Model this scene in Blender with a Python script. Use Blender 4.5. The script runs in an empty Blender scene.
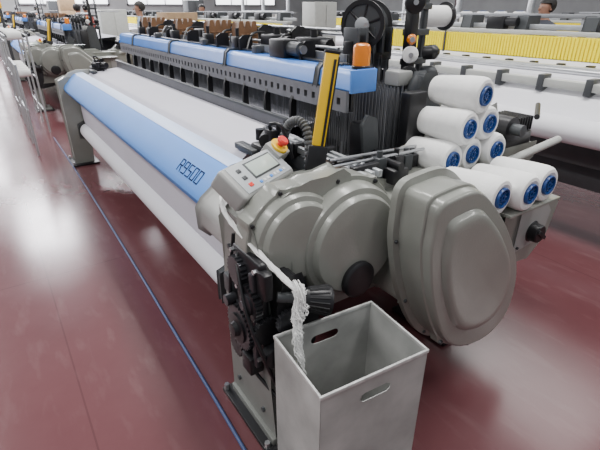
import bpy, bmesh, math, random
from mathutils import Vector, Matrix
random.seed(7)
SC=bpy.context.scene; COL=SC.collection; R=math.radians; PI=math.pi
V=Vector
# ---------------------------------------------------------------- camera
YAW=R(34); PITCH=R(26); FPX=442.0
FW=V((math.sin(YAW)*math.cos(PITCH),math.cos(YAW)*math.cos(PITCH),-math.sin(PITCH)))
CAM=V((0,0,1.6))
cd=bpy.data.cameras.new('camera'); cam=bpy.data.objects.new('camera',cd); COL.objects.link(cam)
cam.location=CAM; cam.rotation_euler=FW.to_track_quat('-Z','Y').to_euler()
cd.sensor_width=36; cd.lens=FPX*36/600; cd.clip_end=200
SC.camera=cam
# ---------------------------------------------------------------- materials
def mat(name,col,rough=.5,metal=0,var=.08,scale=12,bump=0,bscale=80,coat=0,emit=0,wave=None,wcol=None,spec=.5,trans=0):
    m=bpy.data.materials.new(name); m.use_nodes=True; n=m.node_tree.nodes; l=m.node_tree.links
    b=n['Principled BSDF']; b.inputs['Roughness'].default_value=rough; b.inputs['Metallic'].default_value=metal
    b.inputs['Coat Weight'].default_value=coat; b.inputs['Specular IOR Level'].default_value=spec; b.inputs['Transmission Weight'].default_value=trans
    tc=n.new('ShaderNodeTexCoord'); no=n.new('ShaderNodeTexNoise'); no.inputs['Scale'].default_value=scale; no.inputs['Detail'].default_value=5
    l.new(tc.outputs['Object'],no.inputs['Vector'])
    rp=n.new('ShaderNodeValToRGB'); rp.color_ramp.elements[0].position=.3; rp.color_ramp.elements[1].position=.7
    rp.color_ramp.elements[0].color=[c*(1-var) for c in col]+[1]; rp.color_ramp.elements[1].color=[min(1,c*(1+var)) for c in col]+[1]
    l.new(no.outputs['Fac'],rp.inputs['Fac']); out=rp.outputs['Color']
    if wave:
        w=n.new('ShaderNodeTexWave'); w.bands_direction=wave[0]; w.inputs['Scale'].default_value=wave[1]; w.inputs['Distortion'].default_value=wave[2]
        l.new(tc.outputs['Object'],w.inputs['Vector'])
        mx=n.new('ShaderNodeMix'); mx.data_type='RGBA'; l.new(w.outputs['Fac'],mx.inputs['Factor']); l.new(out,mx.inputs['A']); mx.inputs['B'].default_value=list(wcol)+[1]
        out=mx.outputs['Result']
    l.new(out,b.inputs['Base Color'])
    if bump:
        nb=n.new('ShaderNodeTexNoise'); nb.inputs['Scale'].default_value=bscale; l.new(tc.outputs['Object'],nb.inputs['Vector'])
        bp=n.new('ShaderNodeBump'); bp.inputs['Strength'].default_value=bump; bp.inputs['Distance'].default_value=.004
        l.new(nb.outputs['Fac'],bp.inputs['Height']); l.new(bp.outputs['Normal'],b.inputs['Normal'])
    if emit:
        l.new(out,b.inputs['Emission Color']); b.inputs['Emission Strength'].default_value=emit
    return m
GREY=mat('grey_paint',(.245,.252,.228),.30,var=.06,scale=6,bump=.12,bscale=120,coat=.35)
GREYL=mat('leg_grey_paint',(.185,.192,.178),.38,var=.10,scale=6,bump=.12,bscale=120,coat=.15)
GREY2=mat('light_grey_paint',(.43,.44,.42),.4,var=.05)
GREYM=mat('mid_grey_paint',(.34,.345,.335),.4,var=.05)
DGREY=mat('dark_grey_metal',(.065,.07,.075),.45,.3)
HOSEG=mat('grey_rubber',(.09,.095,.10),.5)
BLACK=mat('black_plastic',(.009,.009,.011),.38,var=.3)
STEEL=mat('steel',(.55,.56,.58),.3,.9,var=.1)
GUN=mat('gun_metal',(.08,.08,.09),.35,.8,var=.15)
ALU=mat('aluminium',(.50,.52,.54),.38,.6,var=.08)
ALUD=mat('dull_aluminium',(.27,.28,.30),.45,.4,var=.08)
RAILM=mat('dark_rail_metal',(.19,.195,.21),.45,.4,var=.1)
BLUE=mat('blue_panel',(.10,.28,.72),.5,var=.04,scale=3,spec=.18)
BLUE2=mat('blue_beam',(.085,.25,.71),.33,var=.05,scale=8,spec=.4,bump=.2,bscale=14)
PALE=mat('painted_blue_sheen',(.46,.58,.82),.45,var=.03,scale=3,spec=.35)  # reflected sheen on the cover, put into the colour
WHITE=mat('white_cloth',(.74,.74,.78),.85,var=.03,scale=3,bump=.1,bscale=300,spec=.2)
CLOTH=mat('loom_state_cloth',(.60,.59,.66),.85,var=.03,scale=3,bump=.1,bscale=300,spec=.2)
WARP=mat('warp_sheet',(.50,.50,.55),.8,var=.03,wave=('Y',60,0),wcol=(.35,.35,.4))
YARN=mat('white_yarn',(.86,.86,.85),.85,var=.03,scale=30,bump=.25,bscale=160)
NAVY=mat('blue_tube',(.008,.055,.23),.35,var=.1)
NAVYD=mat('shaded_blue_tube',(.003,.015,.07),.5)  # darker copy of the tube blue, for shade in its recess
YEL=mat('yellow_paint',(.88,.55,.01),.35,var=.04)
YELH=mat('yellow_healds',(1.0,.80,.0),.5,var=.03,wave=('Y',8,.4),wcol=(.9,.70,.0),spec=.1)
YELS=mat('yellow_strips',(1.0,.82,.0),.5,var=.03,spec=.1)
RED=mat('red_button',(.75,.04,.03),.3)
ORANGE=mat('orange_lens',(1.0,.28,.012),.25,var=.05,coat=.4,trans=.25)
BROWN=mat('brown_spacer',(.17,.085,.04),.5,var=.2)
REED=mat('reed_wires',(.16,.165,.175),.4,.6,wave=('Y',40,0),wcol=(.03,.03,.035))
WIRE=mat('heald_wire',(.22,.225,.24),.45,.5)
SCREEN=mat('display_glass',(.52,.60,.55),.15,var=.04)
KEY=mat('keypad_grey',(.46,.49,.51),.5)
KEYC=mat('key_cap',(.70,.72,.74),.5)
BIN=mat('sheet_metal_bin',(.375,.38,.368),.6,.05,var=.26,scale=5,bump=.08,bscale=30)
RIM=mat('bin_rim',(.50,.50,.49),.5,.1,var=.2,scale=25)
HOSE=mat('blue_grey_hose',(.045,.075,.19),.5)
WALL=mat('wall_paint',(.34,.35,.35),.8,var=.12,scale=1)
WIN=mat('window_daylight',(.95,.97,1),.3,var=.01,emit=4.2)
FRAMEW=mat('window_frame_paint',(.22,.23,.24),.5)
CARD=mat('cardboard',(.45,.31,.18),.8,var=.1)
SKIN=mat('skin',(.34,.18,.12),.6,var=.05)
HAIR=mat('dark_hair',(.010,.008,.007),.6)
SHOE=mat('shoe',(.02,.02,.02),.5)
TROUS=mat('trousers',(.03,.04,.07),.8)
def floor_mat():
    m=bpy.data.materials.new('maroon_floor'); m.use_nodes=True; n=m.node_tree.nodes; l=m.node_tree.links; b=n['Principled BSDF']
    tc=n.new('ShaderNodeTexCoord'); a=n.new('ShaderNodeTexNoise'); a.inputs['Scale'].default_value=.9; a.inputs['Detail'].default_value=8; a.inputs['Roughness'].default_value=.65
    l.new(tc.outputs['Object'],a.inputs['Vector'])
    rp=n.new('ShaderNodeValToRGB'); rp.color_ramp.elements[0].position=.25; rp.color_ramp.elements[0].color=(.110,.036,.041,1); rp.color_ramp.elements[1].position=.75; rp.color_ramp.elements[1].color=(.152,.060,.066,1)
    l.new(a.outputs['Fac'],rp.inputs['Fac'])
    br=n.new('ShaderNodeTexBrick'); br.offset=0; br.inputs['Scale'].default_value=1; br.inputs['Brick Width'].default_value=3.0; br.inputs['Row Height'].default_value=3.0; br.inputs['Mortar Size'].default_value=.004
    br.inputs['Color1'].default_value=br.inputs['Color2'].default_value=(1,1,1,1); br.inputs['Mortar'].default_value=(.78,.76,.76,1)
    l.new(tc.outputs['Object'],br.inputs['Vector'])
    mx=n.new('ShaderNodeMix'); mx.data_type='RGBA'; mx.blend_type='MULTIPLY'; mx.inputs['Factor'].default_value=1
    l.new(rp.outputs['Color'],mx.inputs['A']); l.new(br.outputs['Color'],mx.inputs['B'])
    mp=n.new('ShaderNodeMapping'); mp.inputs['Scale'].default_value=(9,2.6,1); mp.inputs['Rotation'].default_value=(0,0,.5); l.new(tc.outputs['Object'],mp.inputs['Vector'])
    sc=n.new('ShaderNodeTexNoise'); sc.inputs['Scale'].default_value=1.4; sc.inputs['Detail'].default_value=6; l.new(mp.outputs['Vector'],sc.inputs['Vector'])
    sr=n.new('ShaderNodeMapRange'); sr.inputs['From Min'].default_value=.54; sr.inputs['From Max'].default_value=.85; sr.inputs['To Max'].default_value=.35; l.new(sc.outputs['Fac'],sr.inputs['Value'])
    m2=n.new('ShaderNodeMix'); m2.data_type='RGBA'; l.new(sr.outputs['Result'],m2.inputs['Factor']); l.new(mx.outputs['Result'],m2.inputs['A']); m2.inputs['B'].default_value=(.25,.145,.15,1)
    l.new(m2.outputs['Result'],b.inputs['Base Color'])
    c=n.new('ShaderNodeTexNoise'); c.inputs['Scale'].default_value=1.6; c.inputs['Detail'].default_value=5; l.new(tc.outputs['Object'],c.inputs['Vector'])
    r2=n.new('ShaderNodeMapRange'); r2.inputs['To Min'].default_value=.13; r2.inputs['To Max'].default_value=.25
    l.new(c.outputs['Fac'],r2.inputs['Value']); l.new(r2.outputs['Result'],b.inputs['Roughness'])
    b.inputs['IOR'].default_value=1.55
    return m
FLOOR=floor_mat()
# ---------------------------------------------------------------- mesh builder
BASE={}
class MB:
    def __init__(s): s.bm=bmesh.new()
    def _fin(s,vs,bev,seg=2):
        if bev<=0: return s
        s.bm.normal_update(); es=set()
        for v in vs:
            for e in v.link_edges:
                if len(e.link_faces)==2 and e.calc_face_angle(0)>.6: es.add(e)
        bmesh.ops.bevel(s.bm,geom=list(es),offset=bev,segments=seg,profile=.5,affect='EDGES',clamp_overlap=True)
        return s
    def obox(s,c,size,M=None,bev=0,seg=2):
        vs=bmesh.ops.create_cube(s.bm,size=1)['verts']
        for v in vs:
            p=V((v.co.x*size[0],v.co.y*size[1],v.co.z*size[2])); v.co=(M@p if M else p)+V(c)
        return s._fin(vs,bev,seg)
    def box(s,x0,x1,y0,y1,z0,z1,bev=0,seg=2):
        return s.obox(((x0+x1)/2,(y0+y1)/2,(z0+z1)/2),(x1-x0,y1-y0,z1-z0),None,bev,seg)
    def rings(s,rs,cap=True):
        n=len(rs[0])
        for a,b in zip(rs[:-1],rs[1:]):
            for k in range(n): s.bm.faces.new((a[k],a[(k+1)%n],b[(k+1)%n],b[k]))
        if cap: s.bm.faces.new(rs[0]); s.bm.faces.new(rs[-1][::-1])
        return s
    def lathe(s,p0,d,prof,n=24,cap=True):
        d=V(d).normalized(); u=d.orthogonal().normalized(); w=d.cross(u); rs=[]
        for t,r in prof:
            rs.append([s.bm.verts.new(V(p0)+d*t+(u*math.cos(2*PI*k/n)+w*math.sin(2*PI*k/n))*r) for k in range(n)])
        return s.rings(rs,cap)
    def cyl(s,p0,p1,r0,r1=None,n=20):
        d=V(p1)-V(p0); return s.lathe(p0,d,[(0,r0),(d.length,r0 if r1 is None else r1)],n)
    def ring(s,p0,d,ro,ri,h,n=32):
        return s.lathe(p0,d,[(0,ri),(0,ro),(h,ro),(h,ri),(0,ri)],n,False)
    def loft(s,layers,bev=0,seg=2):   # layers: [(polygon of (x,z), y)]
        rs=[[s.bm.verts.new((x,y,z)) for x,z in poly] for poly,y in layers]
        s.rings(rs); return s._fin([v for r in rs for v in r],bev,seg)
    def prism(s,poly,y0,y1,bev=0,seg=2): return s.loft([(poly,y0),(poly,y1)],bev,seg)
    def sheet(s,prof,y0,y1,ny=1):
        rows=[[s.bm.verts.new((x,y0+(y1-y0)*k/ny,z)) for k in range(ny+1)] for x,z in prof]
        for a,b in zip(rows[:-1],rows[1:]):
            for k in range(ny): s.bm.faces.new((a[k],a[k+1],b[k+1],b[k]))
        return s
    def tube(s,pts,r,n=8,cap=True):
        pts=[V(p) for p in pts]; rs=[]; u=None
        for i,p in enumerate(pts):
            d=(pts[min(i+1,len(pts)-1)]-pts[max(i-1,0)]).normalized()
            if u is None: u=d.orthogonal().normalized()
            u=(u-d*u.dot(d)).normalized(); w=d.cross(u); rr=r[i] if isinstance(r,(list,tuple)) else r
            rs.append([s.bm.verts.new(p+(u*math.cos(2*PI*k/n)+w*math.sin(2*PI*k/n))*rr) for k in range(n)])
        return s.rings(rs,cap)
    def ball(s,c,r,sc=(1,1,1),seg=16):
        vs=bmesh.ops.create_uvsphere(s.bm,u_segments=seg,v_segments=seg//2+2,radius=r)['verts']
        for v in vs: v.co=V((v.co.x*sc[0],v.co.y*sc[1],v.co.z*sc[2]))+V(c)
        return s
    def gear(s,p0,d,r,h,teeth=24,td=.012,hole=0):
        d=V(d).normalized(); u=d.orthogonal().normalized(); w=d.cross(u); rs=[]
        for t in (0,h):
            rr=[]
            for k in range(teeth*4):
                q=r if k%4<2 else r-td; a=2*PI*k/(teeth*4)
                rr.append(s.bm.verts.new(V(p0)+d*t+(u*math.cos(a)+w*math.sin(a))*q))
            rs.append(rr)
        return s.rings(rs)
    def build(s,name,m,parent=None,loc=(0,0,0),sharp=35,label=None):
        bmesh.ops.recalc_face_normals(s.bm,faces=s.bm.faces[:])
        base=BASE[parent.name] if parent else V(loc)
        for v in s.bm.verts: v.co-=base
        me=bpy.data.meshes.new(name); s.bm.to_mesh(me); s.bm.free()
        me.shade_smooth(); me.set_sharp_from_angle(angle=R(sharp)); me.materials.append(m)
        o=bpy.data.objects.new(name,me); COL.objects.link(o)
        if parent: o.parent=parent
        else: o.location=base
        BASE[o.name]=base.copy()
        if label: o['label']=label
        return o
def tag(o,label,cat,group=None):
    o['label']=label; o['category']=cat
    if group: o['group']=group
    return o
def struct(o): o['kind']='structure'; return o
def thing(name,label,cat,loc,group=None):
    o=bpy.data.objects.new(name,None); COL.objects.link(o); o.location=loc; o.empty_display_size=.1
    BASE[o.name]=V(loc); return tag(o,label,cat,group)
def copy_tree(o,off=(0,0,0),label=None,group=None,parent=None):
    c=o.copy(); COL.objects.link(c); BASE[c.name]=BASE[o.name]+V(off)
    if parent: c.parent=parent
    else: c.location=V(o.location)+V(off)
    if label: c['label']=label
    if group: c['group']=group
    for ch in list(o.children): copy_tree(ch,off,None,None,c)
    return c
def smooth(pts,k=5):
    n=len(pts); out=[]
    for i in range(n):
        p0,p1,p2,p3=[V(pts[(i+j-1)%n]) for j in range(4)]
        for q in range(k):
            t=q/k; out.append(tuple(.5*((2*p1)+(p2-p0)*t+(2*p0-5*p1+4*p2-p3)*t*t+(3*p1-p0-3*p2+p3)*t**3)))
    return out
def smooth_open(pts,k=6):
    out=[]; n=len(pts); pts=[V(p) for p in pts]
    for i in range(n-1):
        p0,p1,p2,p3=pts[max(i-1,0)],pts[i],pts[i+1],pts[min(i+2,n-1)]
        for q in range(k):
            t=q/k; out.append(.5*((2*p1)+(p2-p0)*t+(2*p0-5*p1+4*p2-p3)*t*t+(3*p1-p0-3*p2+p3)*t**3))
    out.append(pts[-1]); return out
def scaled(poly,f,c=None):
    if c is None: c=(sum(p[0] for p in poly)/len(poly),sum(p[1] for p in poly)/len(poly))
    return [(c[0]+(x-c[0])*f,c[1]+(z-c[1])*f) for x,z in poly]
def inset(poly,d):      # push every point of a closed outline inwards by d along its normal
    n=len(poly); area=sum(poly[i][0]*poly[(i+1)%n][1]-poly[(i+1)%n][0]*poly[i][1] for i in range(n)); s=1 if area>0 else -1
    out=[]
    for i in range(n):
        dd=d[i] if isinstance(d,(list,tuple)) else d
        a=V(poly[(i-2)%n]); b=V(poly[(i+2)%n]); t=(b-a).normalized(); out.append((poly[i][0]-t.y*s*dd,poly[i][1]+t.x*s*dd))
    return out
def bolts(parent,pts,y,r=.009,h=.008,m=None):
    for x,z in pts: MB().lathe((x,y,z),(0,-1,0),[(0,r),(h,r),(h+.002,r*.7)],6).build('bolt',m or DGREY,parent)
def circ(cx,cz,r,n,a0=0): return [(cx+r*math.cos(a0+2*PI*k/n),cz+r*math.sin(a0+2*PI*k/n)) for k in range(n)]
# ---------------------------------------------------------------- setting
struct(MB().box(-14,24,-6,31,-.1,0).build('floor',FLOOR))
wb=struct(MB().box(-14,24,31,31.2,0,6).build('wall_back',WALL))
struct(MB().box(24,24.2,-6,31.2,0,6).build('wall_right',WALL))
for i,x in enumerate((-9,-3.5,2.4,8.2,14)):
    w=struct(MB().box(x,x+4.6,30.93,30.97,1.9,5.2).build('window_%d'%(i+1),WIN))
    f=MB().box(x-.08,x+4.68,30.9,31,1.82,1.9).box(x-.08,x+4.68,30.9,31,5.2,5.3).box(x-.08,x,30.9,31,1.82,5.3).box(x+4.6,x+4.68,30.9,31,1.82,5.3)
    for k in (1,2,3): f.box(x+1.15*k-.03,x+1.15*k+.03,30.9,31,1.9,5.2)
    f.build('window_frame',FRAMEW,w)
# ---------------------------------------------------------------- the main loom
L=thing('weaving_loom','large grey loom with blue lettered front cover, nearest one, behind the metal bin','loom',(1.3,3.4,0))
def P_(name,m,mb,parent=None,label=None): return mb.build(name,m,parent or L,label=label)
prof=[(.60,0),(.60,.91),(.68,.945),(1.75,.945),(1.95,.83),(1.98,0),(1.72,0),(1.68,.35),(1.4,.48),(.92,.48),(.80,.38),(.77,0)]
profn=[(.62,.55),(.60,.90),(.66,.96),(.80,1.0),(1.10,1.0),(1.30,.945),(1.75,.945),(1.95,.83),(1.98,0),(1.72,0),(1.68,.35),(1.4,.45),(.75,.45)]
P_('side_frame',GREY,MB().prism(profn,1.24,1.42,.012))
lg=MB()
leg_yz=[(1.07,.02),(1.10,.30),(1.10,.62),(1.14,.86),(1.18,.93),(1.42,.93),(1.42,.02)]      # side plate outline in y, z
ra=[lg.bm.verts.new((.60,y,z)) for y,z in leg_yz]; rb=[lg.bm.verts.new((.72,y,z)) for y,z in leg_yz]
lg.rings([ra,rb])._fin(ra+rb,.014,3); lg.box(.585,.80,1.06,1.43,.02,.055,.006)
P_('front_leg',GREYL,lg)
P_('side_frame',GREY,MB().prism(prof,5.42,5.64,.012))
for y0,y1 in ((1.04,1.46),(5.36,5.72)):
    fp=P_('foot_plate',BLACK,MB().box(.55,.83,y0,y1,0,.022,.004))
    for yy in (y0+.03,y1-.02): MB().cyl((.565,yy,.02),(.565,yy,.05),.012,n=6).build('bolt',STEEL,fp)
P_('gear_housing',DGREY,MB().box(.80,1.88,1.40,1.74,.50,.92,.02))
P_('lower_beam',DGREY,MB().box(1.12,1.34,1.40,5.45,.34,.52,.01))
P_('breast_beam',DGREY,MB().box(.84,1.0,1.40,5.45,.76,.90,.015))
P_('take_up_roller',DGREY,MB().cyl((.95,1.76,.66),(.95,5.42,.66),.06))
P_('back_beam',DGREY,MB().box(1.72,1.9,1.40,5.45,.55,.75,.01))
# blue breast cover with its pale reflection painted on as a soft band
out=[(.668,.785),(.640,.812),(.632,.842),(.645,.872),(.735,.962),(.768,.984),(.80,.992),(.85,.994)]
shell=out+[(x+(.86-x)*.08,z+(.84-z)*.10) for x,z in out][::-1]
bc=P_('breast_cover',BLUE,MB().prism(shell,1.70,5.44))
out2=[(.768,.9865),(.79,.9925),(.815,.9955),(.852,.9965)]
MB().prism(out2+[(x+.003,z-.004) for x,z in out2][::-1],1.70,5.44).build('painted_sheen_band',PALE,bc,label='pale reflection painted along the cover')
# square lettering R9500, drawn with strokes on the sloped face of the cover
up=V((.09,0,.09)).normalized(); nrm=V((-.707,0,.707)); rt=V((0,-1,0)); org=V((.645,2.075,.872))+up*.024+nrm*.0012
TM=Matrix((rt,up,nrm)).transposed(); lt=MB(); cw,chh,st=.036,.062,.0065
def stroke(x0,y0,x1,y1):
    a,b=V((x0,y0,0)),V((x1,y1,0)); dd=(b-a); ln=dd.length+st*.9; dd.normalize(); pp_=V((-dd.y,dd.x,0))
    M3=TM@Matrix((dd,pp_,V((0,0,1)))).transposed(); lt.obox(org+TM@((a+b)/2),(ln,st,.0016),M3,.0006,1)
w0,w1,h0,h1_,h2=0,cw,0,chh/2,chh
glyph={'R':[(w0,h0,w0,h2),(w0,h2,w1*.85,h2),(w1*.85,h2,w1,h2*.85),(w1,h2*.85,w1,h1_),(w0,h1_,w1,h1_),(w1*.5,h1_,w1,h0)],
'9':[(w0,h2,w1,h2),(w0,h1_,w0,h2),(w0,h1_,w1,h1_),(w1,h0,w1,h2),(w0,h0,w1,h0)],
'5':[(w0,h2,w1,h2),(w0,h1_,w0,h2),(w0,h1_,w1,h1_),(w1,h0,w1,h1_),(w0,h0,w1,h0)],
'0':[(w0,h0,w0,h2),(w1,h0,w1,h2),(w0,h0,w1,h0),(w0,h2,w1,h2)]}
for i,chx in enumerate('R9500'):
    for x0,y0,x1,y1 in glyph[chx]: stroke(x0+i*(cw+.019),y0,x1+i*(cw+.019),y1)
lt.build('lettering',mat('dark_blue_ink',(.005,.012,.055),.8,spec=.1),bc)
capo=[(.62,.76),(.612,.85),(.635,.90),(.72,.985),(.80,1.008),(.92,1.005),(.92,.76)]
P_('cover_end_cap',GREY2,MB().prism(capo,5.44,5.50,.012))
eh=P_('beam_end_housing',GREYM,MB().prism([(.620,.74),(.616,.83),(.64,.865),(.72,.925),(.86,.94),(.86,.72),(.66,.70)],1.42,1.695,.018,3))
# control panel
uu=V((.88,.475,0)).normalized(); hh=V((.475,-.88,0)).normalized(); nn=(hh*.60+V((0,0,.80))).normalized(); vv=nn.cross(uu)
PM=Matrix((uu,vv,nn)).transposed(); pc=V((.742,1.370,1.064))
def pl(a,b,c): return pc+uu*a+vv*b+nn*c
cp=P_('control_panel',GREYM,MB().obox(pl(0,0,-.035),(.345,.142,.08),PM,.014,3),label='grey tilted control panel with wide pale display')
MB().obox(pl(.008,.002,.006),(.305,.120,.004),PM,.003).build('face_plate',KEY,cp)
MB().obox(pl(.032,.014,.0085),(.175,.074,.003),PM,.002).build('display_frame',DGREY,cp)
MB().obox(pl(.032,.014,.0105),(.160,.060,.003),PM,.001).build('display',SCREEN,cp)
for i in range(8):
    MB().obox(pl(-.045+.023*i,-.041,.009),(.014,.011,.004),PM,.001).build('key',KEYC if i%3 else BLUE,cp)
for i in range(3):
    MB().obox(pl(-.100,-.032+.032*i,.009),(.022,.016,.005),PM,.002).build('key',DGREY if i else RED,cp)
eb=MB().obox(pl(.178,.042,-.018),(.09,.08,.085),PM,.008).build('switch_box',GREYM,cp)
MB().lathe(pl(.178,.042,.0245),nn,[(0,.036),(.010,.036),(.012,.030)],24).build('emergency_stop_base',YEL,cp)
MB().lathe(pl(.178,.042,.036),nn,[(0,.012),(.014,.012),(.016,.022),(.026,.023),(.032,.018),(.034,.006)],24).build('emergency_stop_button',RED,cp)
P_('panel_bracket',DGREY,MB().tube([pl(0,-.02,-.06),(.75,1.43,.99),(.75,1.48,.94)],.022))
# round side covers: deep overlapping castings with flanges and bolt lugs, merged by a bridge
def lugged(c,r,n,a0,amp=.013,m=112):
    return [(c[0]+(r+amp*max(0,math.cos((2*PI*k/m-a0)*n))**6)*math.cos(2*PI*k/m),c[1]+(r+amp*max(0,math.cos((2*PI*k/m-a0)*n))**6)*math.sin(2*PI*k/m)) for k in range(m)]
LC=(.770,.865); cl_=lambda r: lugged(LC,r,8,.3,0)
ll=lugged(LC,.194,8,.3)
lc=P_('left_gear_cover',GREY,MB().loft([(ll,1.26),(ll,1.184),(scaled(ll,.985,LC),1.180),(cl_(.178),1.179),(cl_(.172),1.155),(cl_(.166),1.146),(cl_(.150),1.142),(cl_(.146),1.130),(cl_(.138),1.122),(cl_(.118),1.119),(cl_(.06),1.118)]))
bolts(lc,circ(*LC,.189,8,.3),1.181,.008,.008,BLACK)
RC=(1.0,.80); rcirc=lambda r: lugged(RC,r,8,.2,0)
rl=lugged(RC,.254,8,.2)
rc=P_('round_gear_cover',GREY,MB().loft([(rl,1.26),(rl,1.176),(scaled(rl,.985,RC),1.171),(rcirc(.234),1.170),(rcirc(.228),1.125),(rcirc(.220),1.112),(rcirc(.200),1.107),(rcirc(.196),1.092),(rcirc(.188),1.084),(rcirc(.170),1.081),(rcirc(.08),1.080)]))
bolts(rc,circ(*RC,.248,8,.2),1.172,.0095,.009,BLACK)
cap=MB().lathe((.995,1.085,.662),(0,-1,0),[(0,.076),(.020,.076),(.026,.070),(.028,.062),(.0285,.02)],44).build('round_cap',BLACK,rc,label='plain black round cap')
P_('cover_bridge',GREY,MB().prism(smooth([(.70,.98),(.80,1.055),(.90,1.062),(1.0,1.056),(1.02,.80),(1.0,.62),(.86,.60),(.74,.68)],3),1.165,1.26,.01))
# big D cover: chunky casting with a flattened upper edge, thick stepped rim and a softly raised panel
dpoly=smooth([(1.112,.94),(1.125,1.025),(1.20,1.048),(1.345,1.045),(1.47,.955),(1.61,.81),(1.745,.62),(1.80,.44),(1.775,.28),(1.66,.205),(1.50,.215),(1.36,.285),(1.255,.42),(1.165,.62),(1.114,.82)],8)
nd=len(dpoly); cD=(1.46,.62)
lug=[-.016*max(0,math.cos(2*PI*(i-6)/12.0))**4 if 30<i<96 else 0 for i in range(nd)]
I=lambda d: inset(dpoly,d); S=lambda f: scaled(dpoly,f,cD)
rim=inset(dpoly,[.008+q for q in lug])
dc=P_('drive_cover',GREY,MB().loft([(I(-.016),1.04),(I(-.016),1.010),(I(.012),1.007),(I(.012),.945),(rim,.942),(rim,.900),(I(.012),.896),(S(.95),.895),(S(.945),.892),(S(.94),.872),(S(.93),.864),(S(.915),.860),(S(.90),.859)]))
ib=scaled(dpoly,.70,(1.42,.68))
MB().loft([(scaled(ib,1.05),.862),(scaled(ib,1.02),.855),(ib,.846),(scaled(ib,.96),.840),(scaled(ib,.90),.837),(scaled(ib,.82),.836)]).build('raised_panel',GREY,dc,sharp=60)
bolts(dc,[I(.002)[i] for i in range(42,96,12)],.899,.010,.009)
bolts(dc,[I(-.002)[i] for i in (nd-8,nd-20,nd-32)],1.010,.008)
P_('drive_housing',GREY,MB().prism([(1.2,.50),(1.2,.92),(1.62,.92),(1.75,.6),(1.72,.32),(1.4,.32)],1.035,1.36,.01))
P_('rear_foot',BLACK,MB().box(1.64,2.05,1.08,1.46,0,.025,.004))
# take-up gearing against the front leg
tu=P_('take_up_gearbox',BLACK,MB().prism([(.63,.42),(.62,.70),(.65,.80),(.70,.80),(.73,.72),(.78,.66),(.76,.50),(.70,.40)],1.04,1.15,.012))
MB().box(.570,.605,1.08,1.28,.44,.86,.012,3).build('back_plate',BLACK,tu)
MB().gear((.572,1.20,.55),(-1,0,0),.090,.036,30,.008).build('gear',GUN,tu)
MB().lathe((.536,1.20,.55),(-1,0,0),[(0,.058),(.008,.058),(.010,.030),(.026,.026),(.028,.01)],24).build('gear_hub',BLACK,tu)
MB().gear((.572,1.135,.69),(-1,0,0),.070,.028,24,.007).build('gear',BLACK,tu)
MB().lathe((.544,1.135,.69),(-1,0,0),[(0,.042),(.006,.042),(.010,.02),(.02,.016)],24).build('gear_hub',GUN,tu)
MB().gear((.572,1.225,.775),(-1,0,0),.058,.024,20,.006).build('gear',GUN,tu)
MB().gear((.572,1.26,.42),(-1,0,0),.050,.024,18,.006).build('gear',BLACK,tu)
MB().gear((.650,1.04,.64),(0,-1,0),.050,.018,20,.006).build('gear',GUN,tu)
MB().gear((.585,1.085,.60),(0,-1,0),.055,.024,18,.006).build('gear',BLACK,tu)
MB().lathe((.60,1.07,.50),(0,-1,0),[(0,.045),(.04,.045),(.045,.035),(.047,.01)],20).build('clutch_housing',BLACK,tu)
MB().box(.565,.60,1.04,1.10,.74,.84,.008).build('bracket',BLACK,tu)
MB().box(.54,.60,1.13,1.20,.36,.44,.008).build('bracket',BLACK,tu)
MB().box(.56,.60,1.28,1.36,.62,.70,.008).build('bracket',DGREY,tu)
MB().box(.552,.573,1.10,1.125,.42,.82,.003).build('link_bar',GUN,tu)
MB().box(.552,.573,1.10,1.30,.625,.645,.003).build('link_bar',GUN,tu)
MB().cyl((.56,1.26,.64),(.52,1.26,.64),.022,n=14).build('shaft_end',GUN,tu)
for q,pts in enumerate((((.58,1.25,.84),(.55,1.20,.80),(.53,1.10,.66),(.55,1.04,.52),(.60,1.04,.36)),((.59,1.30,.88),(.56,1.29,.70),(.55,1.28,.50),(.57,1.20,.36),(.62,1.07,.26)))): MB().tube(smooth_open(pts),.0075,8).build('cable',BLACK,tu)
for yz in ((1.10,.83),(1.265,.84),(1.265,.47),(1.10,.46),(1.24,.70)): MB().cyl((.573,yz[0],yz[1]),(.556,yz[0],yz[1]),.009,n=6).build('bolt',STEEL,tu)
for yz in ((1.36,.80),(1.36,.30),(1.15,.14),(1.36,.14)): MB().cyl((.605,yz[0],yz[1]),(.59,yz[0],yz[1]),.011,n=6).build('leg_bolt',DGREY,L)
ka=V((.650,1.030,.737)); kd=V((.88,-.44,-.16)).normalized(); ku=kd.orthogonal().normalized(); kw=kd.cross(ku)
P_('knob_shaft',DGREY,MB().cyl(ka-kd*.04,ka+kd*.06,.018,n=14))
kn=MB().lathe(ka+kd*.045,kd,[(0,.025),(.004,.036),(.025,.040),(.088,.053),(.098,.049),(.101,.038),(.096,.02)],32).build('hand_knob',BLACK,L,label='large black ribbed hand knob')
MB().lathe(ka+kd*.030,kd,[(0,.02),(0,.036),(.016,.038),(.018,.025)],28).build('collar',STEEL,kn,label='silver collar')
for k in range(18):
    a=2*PI*k/18; e=ku*math.cos(a)+kw*math.sin(a); MB().cyl(ka+kd*.065+e*.0385,ka+kd*.130+e*.0515,.0038,n=6).build('rib',BLACK,kn)
for y0 in (1.70,5.42): P_('roll_bracket',DGREY,MB().prism([(.69,.30),(.69,.46),(.79,.50),(1.2,.52),(1.2,.38),(.84,.30)],y0,y0+.04,.006))
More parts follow.
